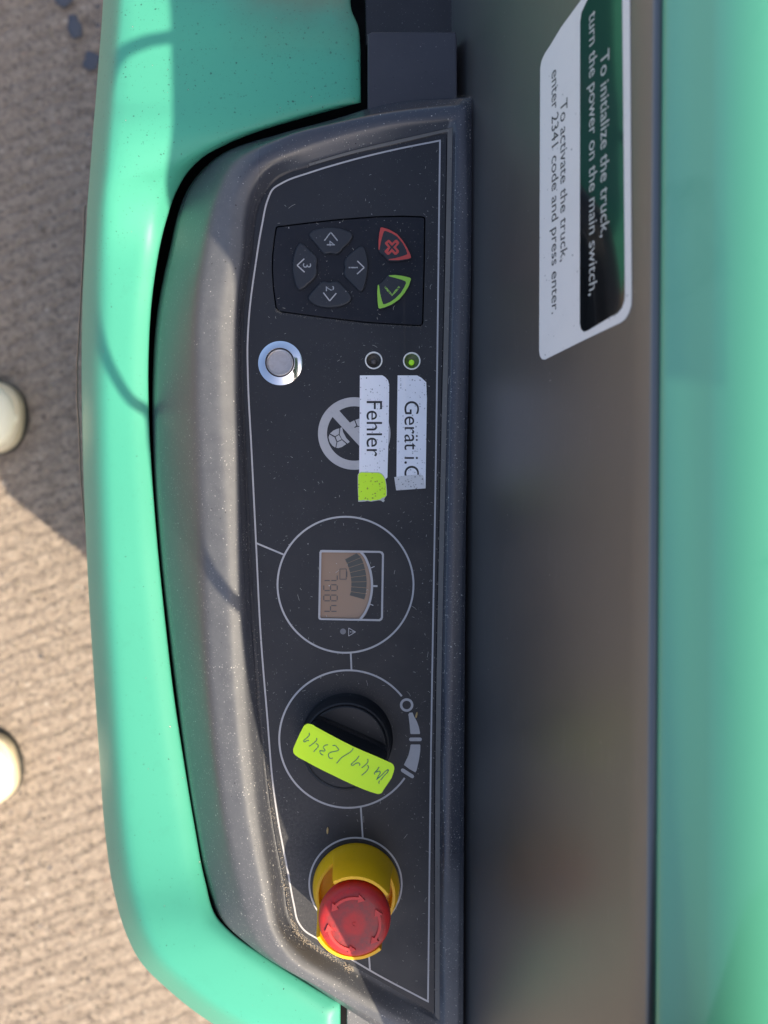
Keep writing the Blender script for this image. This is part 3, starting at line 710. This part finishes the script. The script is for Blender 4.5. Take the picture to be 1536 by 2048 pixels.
xo = [(410,380),(430,388),(490,452),(560,385),(590,380),(640,430),(646,460),(575,545),(640,620),(640,655),(590,710),(550,715),(485,648),(420,712),(385,712),(325,655),(325,625),(400,548),(332,470),(335,440)]
xi = [(412,440),(485,518),(560,445),(590,462),(515,548),(590,635),(560,655),(485,575),(420,650),(398,640),(455,548),(388,458)]
o = flat('cross_symbol', [zx(xo), zx(xi)], 0.98, 0.06, MAT['red_print'], None); o.parent = k_
kg = zx([(410,1155),(560,1152),(720,1175),(880,1215),(912,1240),(905,1300),(850,1430),(760,1580),(640,1720),(480,1830),(300,1900),(215,1915),(180,1890),(160,1700),(155,1500),(170,1375),(250,1330),(330,1250),(380,1180)])
k_ = flat('key', [kg], 0.9, 2.0, MAT['key'], kp, bevel=0.4); k_['label'] = 'key with lime green outline and rubbed tick'
o = flat('key_outline', [zx([(415,1172),(560,1162),(720,1182),(870,1218),(900,1235),(905,1262),(860,1400),(770,1555),(650,1700),(480,1815),(320,1880),(215,1907),(185,1888),(168,1740),(162,1560),(170,1400),(190,1372),(205,1420),(225,1580),(262,1730),(290,1805),(330,1808),(440,1765),(560,1680),(680,1560),(760,1430),(800,1340),(785,1300),(700,1265),(560,1225),(425,1190)])], 0.98, 0.06, MAT['green_print'], None); o.parent = k_
o = strokes('tick_symbol', [zx([(330, 1420), (400, 1510), (490, 1610), (560, 1530), (650, 1420)])], 4.0, 0.9, MAT['green_worn'], None); o.parent = k_

# ================================================================ steel push button
def at(u, v, h=0): p = P(u, v, h); return (p.x*1000, p.y*1000)
c = at(560, 725.5, 1.5)
bt = thing('push_button', 'round polished steel push button left of the two indicator lamps', 'push button', mmp(c[0], c[1], 0))
revolve('flange', [(10.7, -1), (10.8, 0.3), (10.75, 0.6), (7.4, 2.3), (7.15, 2.35), (7.0, 2.1), (7.0, 0.2)], c, MAT['steel'], bt)
revolve('plunger', [(6.6, 0.0), (6.6, 1.9), (6.35, 2.25), (6.1, 2.3), (5.75, 2.05), (5.6, 1.9), (3, 1.82), (0, 1.8)], c, MAT['brushed'], bt)

# ================================================================ indicator lamps
for (u, v, lens, led, lab) in ((747.5, 721, 'lens', 'led_off', 'unlit grey indicator lamp in a thin metal rim above the Fehler label'), (823.5, 722, 'lens_green', 'led', 'glowing green indicator lamp in a thin metal rim above the second white label')):
    c = at(u, v)
    il = thing('indicator_lamp', lab, 'indicator lamp', mmp(c[0], c[1], -2), 'indicator lamps on the control panel')
    revolve('rim', [(4.28, -0.6), (4.3, 0.35), (4.1, 0.55), (3.7, 0.5), (3.6, 0.2), (3.6, -1.2)], c, MAT['tin'], il, 48)
    revolve('reflector', [(3.7, -0.3), (3.0, -1.2), (2.0, -1.8), (0, -2.0)], c, MAT[lens], il, 48)
    revolve('bulb', [(1.35, -2.0), (1.35, -0.9), (1.1, -0.4), (0.6, -0.15), (0, -0.1)], (c[0]-0.1, c[1]-0.5), MAT[led], il, 24)

# ================================================================ tape labels
def rl(pts): return pts
ft = thing('tape_label', 'clean white tape label printed Fehler', 'label', P(748, 850), 'labels and scraps stuck on the panel')
flat('tape', [z4([(877,332),(1040,331),(1062,345),(1083,368),(1091,400),(1088,700),(1078,1078),(1066,1090),(1040,1089),(871,1080),(874,700)])], 0.25, 0.14, MAT['tape'], ft)
put_text('Fehler', z4([(982, 722)])[0], 0, 0.27, MAT['ink'], ft, 'lettering', maxlen=111)
gt = thing('tape_label', 'speckled white tape label printed Gerät i.O, its end folded over', 'label', P(823, 860), 'labels and scraps stuck on the panel')
flat('tape', [z4([(1153,332),(1295,332),(1325,348),(1362,382),(1367,500),(1362,800),(1357,1158),(1250,1160),(1144,1120),(1148,700)])], 0.25, 0.14, MAT['tape'], gt)
put_text('Gerät i.O', z4([(1256, 813)])[0], 0, 0.27, MAT['ink'], gt, 'lettering', maxlen=160)
zs = lambda pts: [(700+x/9.035, 940+y/9.035) for x, y in pts]
o = flat('torn_sticker', [zs([(150,575),(270,570),(310,560),(345,566),(390,572),(450,560),(520,548),(560,552),(600,582),(628,555),(615,530),(632,505),(640,490),(648,478),(665,462),(668,380),(660,260),(640,160),(610,100),(570,60),(520,42),(200,35),(160,55),(138,90),(138,300)])], 0.42, 0.15, MAT['paperedge'], None)
to = thing('torn_sticker', 'grubby neon yellow scrap of sticker with torn edge at the end of the Fehler label', 'sticker scrap', P(745, 973), 'labels and scraps stuck on the panel')
o.name = 'paper_backing'; o.parent = to; o.matrix_parent_inverse = Matrix.Translation(-Vector(to.location))
flat('coloured_face', [zs([(152,545),(200,552),(240,540),(280,550),(330,542),(370,562),(420,545),(470,545),(510,540),(560,528),(575,505),(600,500),(625,490),(640,482),(655,462),(658,380),(650,260),(630,165),(600,108),(562,70),(515,52),(200,45),(168,60),(148,92),(146,300)])], 0.47, 0.05, MAT['neon_dirty'], to)
o = flat('paper_scrap', [zs([(800,128),(1000,102),(1200,85),(1285,85),(1320,100),(1340,180),(1362,332),(1100,350),(835,368),(815,240)])], 0.48, 0.12, MAT['tape_dirty'])
tag(o, 'small speckled off white paper scrap folded across the lower end of the second label', 'paper scrap', 'labels and scraps stuck on the panel')

# ================================================================ rotary knob
c = at(694, 1478)
kn = thing('rotary_knob', 'black round rotary switch knob with a raised grip bar', 'knob', mmp(c[0], c[1], 0))
revolve('skirt', [(22.4, 0), (22.2, 0.8), (21.8, 1.6), (21.5, 2.2), (21.2, 10.6), (20.6, 11.8), (19.9, 12.1), (19.0, 11.6), (10, 11.5), (0, 11.5)], c, MAT['knob'], kn, 96)
# grip bar: long rounded block across the disc
ang = math.atan2(-(870-580), (1090-440))
gb = bmesh.new(); rws = []
hl, hw = 19.3, 5.6
for (hh_, dl, dw) in ((10, 0.0, 0.9), (13, 0.0, 0.8), (24, 0.0, 0.1), (26.6, 0.3, 0.0), (28.0, 1.0, -0.5), (28.8, 2.2, -1.5), (28.9, 4, -2.6)):
    ol = []
    for i in range(48):
        t = 2*math.pi*i/48; cs, sn = math.cos(t), math.sin(t); e = 0.35
        x = (hl-dl)*math.copysign(abs(cs)**e, cs); y = (hw+dw)*math.copysign(abs(sn)**e, sn)
        if math.hypot(x, y) > 20.2: k = 20.2/math.hypot(x, y); x *= k; y *= k
        ol.append(gb.verts.new(mmp(c[0]+x*math.cos(ang)-y*math.sin(ang), c[1]+x*math.sin(ang)+y*math.cos(ang), hh_)))
    rws.append(ol)
for a_, b_ in zip(rws, rws[1:]):
    for i in range(48): gb.faces.new((a_[i], a_[(i+1) % 48], b_[(i+1) % 48], b_[i]))
gb.faces.new(rws[-1]); bmesh.ops.recalc_face_normals(gb, faces=gb.faces)
me = bpy.data.meshes.new('grip'); gb.to_mesh(me); gb.free(); newobj('grip', me, MAT['knob'], kn)
# raised ledge of the face on the upper side of the grip
nx, ny = -math.sin(ang), math.cos(ang); tx, ty = math.cos(ang), math.sin(ang)
def seg(off, r, sgn):
    a0 = math.acos(off/r); base = math.atan2(sgn*ny, sgn*nx)
    return [(c[0]+r*math.cos(base-a0+2*a0*i/30), c[1]+r*math.sin(base-a0+2*a0*i/30)) for i in range(31)]
flat('face_ledge', [seg(8.4, 19.2, 1)], 12.9, 1.6, MAT['knob'], kn, bevel=0.6, mm=True)
flat('face_ledge', [seg(8.4, 19.2, -1)], 12.9, 1.6, MAT['knob'], kn, bevel=0.6, mm=True)
zk = lambda pts: [(480+x/3.657, 1320+y/3.657) for x, y in pts]
# neon sticker on top of the grip, slightly sagging beyond both ends
ks = thing('neon_sticker', 'bright neon yellow sticker with green handwriting stuck on the black knob', 'sticker', P(688, 1517, 29))
stk = [(490,468),(520,470),(560,492),(830,634),(1085,745),(1115,760),(1128,785),(1126,812),(1050,950),(1036,972),(1012,980),(985,974),(890,940),(700,853),(470,735),(410,700),(392,680),(390,650),(402,620),(455,505),(470,480)]
HS = 29.6
so_ = [(p.x, p.y) for p in smooth_path([Vector((x, y, 0)) for x, y in zk(stk)], 3, (), closed=True)]
flat('sheet', [so_], HS, 0.18, MAT['neon'], ks)
zh = lambda pts: [(580+x/6.982, 1430+y/6.982) for x, y in pts]
hw_ = [[(268,248),(272,275),(245,310),(205,345),(190,368),(205,375),(235,358),(265,355)], [(372,318),(375,340),(345,380),(300,415),(268,437)], [(362,400),(388,410),(395,432),(370,470),(345,495),(332,515)],
       [(530,415),(505,418),(472,440),(468,462),(485,480),(490,498),(450,502),(418,500),(418,520),(440,548),(465,560)], [(595,428),(625,425),(665,460),(682,485),(640,505),(560,525),(538,545),(538,575),(560,605),(598,600)],
       [(882,462),(870,490),(800,545),(720,595),(680,640),(650,675)], [(965,570),(930,620),(880,665),(855,695),(865,703),(920,675),(955,668),(975,685),(968,708)], [(1085,612),(1088,650),(1050,700),(1000,738)], [(1080,700),(1095,720),(1085,760),(1040,810),(1000,842)],
       [(1245,725),(1215,770),(1190,795),(1178,812),(1185,830)], [(1190,800),(1225,790),(1250,785),(1260,800),(1235,850),(1210,905)], [(1215,895),(1290,830),(1345,775),(1372,762),(1370,785),(1320,840),(1265,910)], [(1252,915),(1240,940),(1243,957)]]
paths = [[(p.x, p.y) for p in smooth_path([Vector((x, y, 0)) for x, y in zh(q)], 3)] for q in hw_]
strokes('handwriting', paths, 1.75, HS, MAT['greenink'], ks, lift=0.06)

# ================================================================ emergency stop button
c = at(712.5, 1772)
es = thing('emergency_stop_button', 'red mushroom emergency stop button with rotation arrows in a yellow collar', 'emergency stop button', mmp(c[0], c[1], 0))
def smoothstep(a_, b_, x): t = max(0, min(1, (x-a_)/(b_-a_))); return t*t*(3-2*t)
def wallh(th):
    d = math.degrees(th) % 360
    def inside(a0, a1): return smoothstep(a0-1.5, a0+1.5, d)*(1-smoothstep(a1-1.5, a1+1.5, d))
    return inside(32, 122) + 0.97*inside(206, 312)
def hf(k, r, h, th):
    if k <= 2 or k >= 9: return h
    lo = {3: 6.5, 4: 9.0, 5: 9.9, 6: 9.9, 7: 9.0, 8: 6.0}[k]
    return lo + (h-lo)*wallh(th)
revolve('collar', [(21.0, 0), (21.2, 0.8), (20.9, 3.0), (20.0, 14), (19.2, 29.2), (18.9, 30.0), (17.6, 30.0), (17.3, 29.2), (17.2, 14), (17.4, 3.5), (0, 3.5)], c, MAT['yellow'], es, 240, hfun=hf)
revolve('stem', [(11.5, 3), (11.5, 5), (9.5, 8), (9.5, 24), (13, 27)], c, MAT['yellow'], es)
cc = (c[0]+0.25, c[1]-0.35)
cap = revolve('cap', [(9, 22.5), (14.6, 23.5), (15.9, 24.8), (16.3, 26.5), (16.3, 28.6), (16.0, 30.6), (15.2, 32.1), (13.8, 33.1), (11.5, 33.6), (8, 33.9), (4, 34.1), (0, 34.15)], cc, MAT['red'], es, 96)
def arrow(a0, a1, m):
    r, w_, hw2, hl_ = 11.5, 0.62, 1.9, 3.1
    da = math.degrees(hl_/r); n = 14
    A0, A1 = a0+da, a1-da
    pts = []
    f = lambda rr, a_: (cc[0]+rr*math.cos(math.radians(a_)), cc[1]+rr*math.sin(math.radians(a_)))
    pts += [f(r+w_, A0+(A1-A0)*i/n) for i in range(n+1)]
    pts += [f(r+hw2, A1), f(r, a1), f(r-hw2, A1)]
    pts += [f(r-w_, A1+(A0-A1)*i/n) for i in range(n+1)]
    pts += [f(r-hw2, A0), f(r, a0), f(r+hw2, A0)]
    o = flat('arrow', [pts], 34.25, 1.2, m, None, mm=True); o.parent = cap; return o
arrow(65, 151, MAT['red_clean']); arrow(-50, 35, MAT['red_clean']); arrow(180, 274, MAT['red_clean'])
o = flat('centre_ring', [[(cc[0]+1.0*math.cos(t/16*math.pi), cc[1]+1.0*math.sin(t/16*math.pi)) for t in range(32)], [(cc[0]+0.62*math.cos(t/16*math.pi), cc[1]+0.62*math.sin(t/16*math.pi)) for t in range(32)]], 34.35, 0.4, MAT['red'], None, mm=True); o.parent = cap

# ================================================================ instruction sticker on the leaning cover
ins = thing('instruction_sticker', 'white and glossy black instruction sticker with code text on the leaning black cover', 'sticker', PW(1150, 400))
zi = lambda pts: [(1050+x/2.767, y/2.767) for x, y in pts]
def poly_wall(name, px, off, m, parent):
    bm = bmesh.new(); vs = [bm.verts.new(PW(u, v, off)) for u, v in px]; f = bm.faces.new(vs)
    ex_ = bmesh.ops.extrude_face_region(bm, geom=[f]); vv = [g for g in ex_['geom'] if isinstance(g, bmesh.types.BMVert)]
    bmesh.ops.translate(bm, verts=vv, vec=-Wn*0.0001)
    bmesh.ops.triangulate(bm, faces=bm.faces); bmesh.ops.recalc_face_normals(bm, faces=bm.faces)
    me = bpy.data.meshes.new(name); bm.to_mesh(me); bm.free(); return newobj(name, me, m, parent, False)
poly_wall('backing', zi([(84,420),(84,375),(92,335),(110,295),(140,250),(200,150),(310,0),(345,-40),(430,-150),(560,-150),(578,-120),(580,0),(590,1650),(588,1690),(575,1730),(555,1765),(530,1785),(330,1880),(110,1990),(95,1988),(82,1970),(78,1940)]), 0.25, MAT['sticker_white'], ins)
poly_wall('black_field', zi([(305,120),(312,70),(335,20),(345,0),(400,-90),(440,-130),(535,-130),(537,0),(552,1620),(550,1660),(535,1705),(510,1735),(470,1755),(345,1830),(325,1836),(310,1822),(303,1790)]), 0.34, MAT['sticker_black'], ins)
def wall_text(s, ub, v0, v1, m, off):
    me, x0, x1, y0, y1 = text_mesh(s)
    A = PW(ub, v0, off); B = PW(ub, v1, off); dx = (B-A); Lx = dx.length; dx.normalize()
    sc = Lx/(x1-x0)
    for q in me.vertices: q.co = A + dx*((q.co.x-x0)*sc) + Ud*(q.co.y*sc*0.95)
    me.update(); return newobj('lettering', me, m, ins, False)
wall_text('enter 2341 code and press enter.', 1103.5, 145, 629, MAT['ink'], 0.30)
wall_text('To activate the truck,', 1121, 206, 524, MAT['ink'], 0.30)
wall_text('turn the power on the main switch,', 1178.5, 30, 592, MAT['sticker_text'], 0.39)
wall_text('To initialize the truck,', 1201.5, 110, 475, MAT['sticker_text'], 0.39)

# ================================================================ dust, sand, lint, crumbs
def grains(name, spots, m, label):
    bm = bmesh.new()
    for (x, y, z, r) in spots:
        mtx = Matrix.Translation((x, y, z)) @ Matrix.Rotation(random.uniform(0, 6.3), 4, (random.random()-.5, random.random()-.5, 1)) @ Matrix.Diagonal((r*random.uniform(.8, 1.8), r, r*.8, 1))
        bmesh.ops.create_icosphere(bm, subdivisions=1, radius=1, matrix=mtx)
    me = bpy.data.meshes.new(name); bm.to_mesh(me); bm.free(); o = newobj(name, me, m, None, False)
    tag(o, label, 'dirt', kind='stuff'); return o
def along(path, t):
    n = len(path)-1; x = t*n; i = min(int(x), n-1); f = x-i
    return path[i][0]*(1-f)+path[i+1][0]*f, path[i][1]*(1-f)+path[i+1][1]*f
gut = [(553,1650),(560,1700),(566,1755),(574,1790),(582,1835),(592,1862),(612,1884),(640,1900),(690,1930),(705,1942)]
sp = []
for k in range(600):
    t = random.random()**0.55; u, v = along(gut, t); s = random.gauss(0, 3.2)
    u += s; v += random.gauss(0, 3); p = P(u, v, 0.4+abs(s)*0.10); sp.append((p.x, p.y, p.z, random.uniform(0.00007, 0.00022)))
gut2 = [(512,1250),(520,1380),(532,1500),(545,1610),(553,1650)]
for k in range(160):
    u, v = along(gut2, random.random()); p = P(u+random.gauss(-3, 3), v, 1.0); sp.append((p.x, p.y, p.z, random.uniform(0.00006, 0.00016)))
grains('sand', sp, MAT['sand'], 'pale sand grains gathered in the groove beside the emergency stop button')
sp = []
for k in range(700):   # dust on the right border and its edge
    v = random.uniform(200, 2048); u = 912-0.012*(v-400)+random.gauss(0, 9) if random.random() < .6 else 938-0.007*(v-200)+random.gauss(0, 2.2)
    if u > 942-0.0065*(v-200): continue
    p = P(u, v, 2.9); sp.append((p.x, p.y, p.z, random.uniform(0.00004, 0.00012)))
for k in range(350):
    p = P(random.uniform(905, 945), 190+abs(random.gauss(0, 22)), 2.5); sp.append((p.x, p.y, p.z, random.uniform(0.00004, 0.0001)))
for k in range(420):
    u, v = along([(268/1,0)], 0) if False else along(z3([(262,800),(300,832),(600,870),(900,906),(1150,922),(1330,930)]), random.random())
    p = P(u+random.gauss(0, 1.5), v+random.gauss(0, 1.6), 0.05); sp.append((p.x, p.y, p.z, random.uniform(0.00004, 0.00013)))
for k in range(500):   # left slope
    v = random.uniform(800, 1800); tt = (v-800)/1000
    p = P(330+90*tt*1.05+random.uniform(0, 75), v, 0); 
    sp.append((0, 0, -5, 0.00001)) if False else None
for k in range(500):
    an = random.uniform(20, 200); r = 23.5+abs(random.gauss(0, 2.6)); ck = at(694, 1478)
    sp.append(((ck[0]+r*math.cos(math.radians(an)))/1000, (ck[1]+r*math.sin(math.radians(an)))/1000, PZ+0.00008, random.uniform(0.00004, 0.0001)))
a = M('dust_crumb', (0.17, 0.155, 0.13), 0.9); grains('dust', sp, a.out(), 'fine grey brown dust along the panel edges and round the knob')
# lint fibres lying on the panel
bm = bmesh.new()
for k in range(420):
    v = random.uniform(290, 2000); u = random.uniform(520, 925)
    if random.random() < 0.25: u = random.uniform(840, 900)
    if v > 1650 and u < 660: continue
    if 500 < u < 1 : continue
    L_ = random.uniform(0.5, 2.2) if random.random() < .93 else random.uniform(3, 7)
    an = random.uniform(0, 6.28); cur = random.uniform(-0.5, 0.5); pts = [(u, v)]
    for j in range(5):
        an += cur*random.random(); pts.append((pts[-1][0]+math.cos(an)*L_/2, pts[-1][1]+math.sin(an)*L_/2))
    ol = ribbon_outline(pts, 0.55); hgt = 0.22 if u < 880 else 3.2
    vs = [bm.verts.new(P(x, y, hgt)) for x, y in ol]; n = len(pts)
    for i in range(n-1): bm.faces.new((vs[i], vs[i+1], vs[2*n-2-i], vs[2*n-1-i]))
me = bpy.data.meshes.new('lint'); bm.to_mesh(me); bm.free()
tag(newobj('lint', me, MAT['lint'], None, False), 'short pale lint fibres lying on the black panel', 'lint', kind='stuff')
def seed(u, v, L_, wd, rot, lab):
    bm = bmesh.new(); c_ = P(u, v, 0.6)
    bmesh.ops.create_icosphere(bm, subdivisions=2, radius=1, matrix=Matrix.Translation(c_) @ Matrix.Rotation(rot, 4, 'Z') @ Matrix.Diagonal((L_/2000, wd/2000, 0.0004, 1)))
    me = bpy.data.meshes.new('seed_husk'); bm.to_mesh(me); bm.free(); tag(newobj('seed_husk', me, MAT['seed']), lab, 'seed husk')
seed(833, 1430, 3.2, 1.0, 1.35, 'tiny straw coloured husk at the thin end of the printed speed wedge')
seed(655, 1661, 3.6, 1.1, 1.5, 'tiny brown husk on the black panel above the emergency stop button')

# ================================================================ shoes at the left edge
def shoe(tipu, tipv, rot, label):
    tip = P(tipu, tipv, -715); tip.z = 0
    t = thing('shoe', label, 'shoe', tip, 'shoes of the person standing beside the truck')
    st = [(0, .012), (.003, .026), (.010, .038), (.022, .047), (.045, .053), (.08, .054), (.12, .047), (.17, .040), (.22, .041), (.26, .040), (.285, .031), (.298, .016), (.302, .006)]
    def outline(grow): return [(-s+ (grow if i == 0 else 0), w_+grow) for i, (s, w_) in enumerate(st)]
    R = Matrix.Translation(tip) @ Matrix.Rotation(rot, 4, 'Z')
    def ring(grow, z):
        o_ = outline(grow); left = [(x, y) for x, y in o_]; right = [(x, -y) for x, y in o_[::-1]]
        pts = smooth_path([Vector((x, y, z)) for x, y in left+right], 3, (), closed=True)
        return [R @ p for p in pts]
    def loft(name, spec, m):
        rows = [ring(g, z) for g, z in spec]; o = grid(name, rows, m, t, closed=True)
        bm = bmesh.new(); bm.from_mesh(o.data); bm.edges.ensure_lookup_table()
        bmesh.ops.holes_fill(bm, edges=[e for e in bm.edges if e.is_boundary]); bmesh.ops.recalc_face_normals(bm, faces=bm.faces); bm.to_mesh(o.data); bm.free(); return o
    loft('outsole', [(-.002, .001), (.0015, .003), (.0015, .009), (-.001, .011)], MAT['outsole'])
    loft('midsole', [(-.002, .010), (0.0, .012), (0.0, .026), (-.002, .029), (-.004, .030)], MAT['foxing'])
    # upper: sections along the shoe
    rows = []
    hs = [.034, .040, .045, .050, .055, .060, .072, .088, .098, .100, .098, .092, .080]
    for (s, w_), H in zip(st, hs):
        w2 = max(w_-.005, .004); row = []
        for k in range(17):
            th = math.pi*k/16; cs, sn = math.cos(th), math.sin(th)
            row.append(R @ Vector((-s-.004, w2*math.copysign(abs(cs)**.75, cs), .028+(H-.028)*abs(sn)**.8)))
        rows.append(row)
    tipr = [R @ Vector((-.002, 0, .030))]*17
    up = grid('upper', [[R @ Vector((-.001, .004*math.cos(math.pi*k/16), .029)) for k in range(17)]] + rows, MAT['canvas'], t)
    for k in range(5):
        s = .095+.022*k; H = .066+.0085*k
        pts = [R @ Vector((-s-.004, y, H+.004-abs(y)*0.35)) for y in [(-.026+.0065*i) for i in range(9)]]
        tube('lace', pts, .0028, MAT['foxing'], t, 8)
    return t
shoe(33, 836, math.radians(-4), 'cream sneaker toe on the asphalt, the nearer to the ground shadow')
shoe(22, 1534, math.radians(10), 'cream sneaker toe with a dark sole edge, lower left on sunlit asphalt')
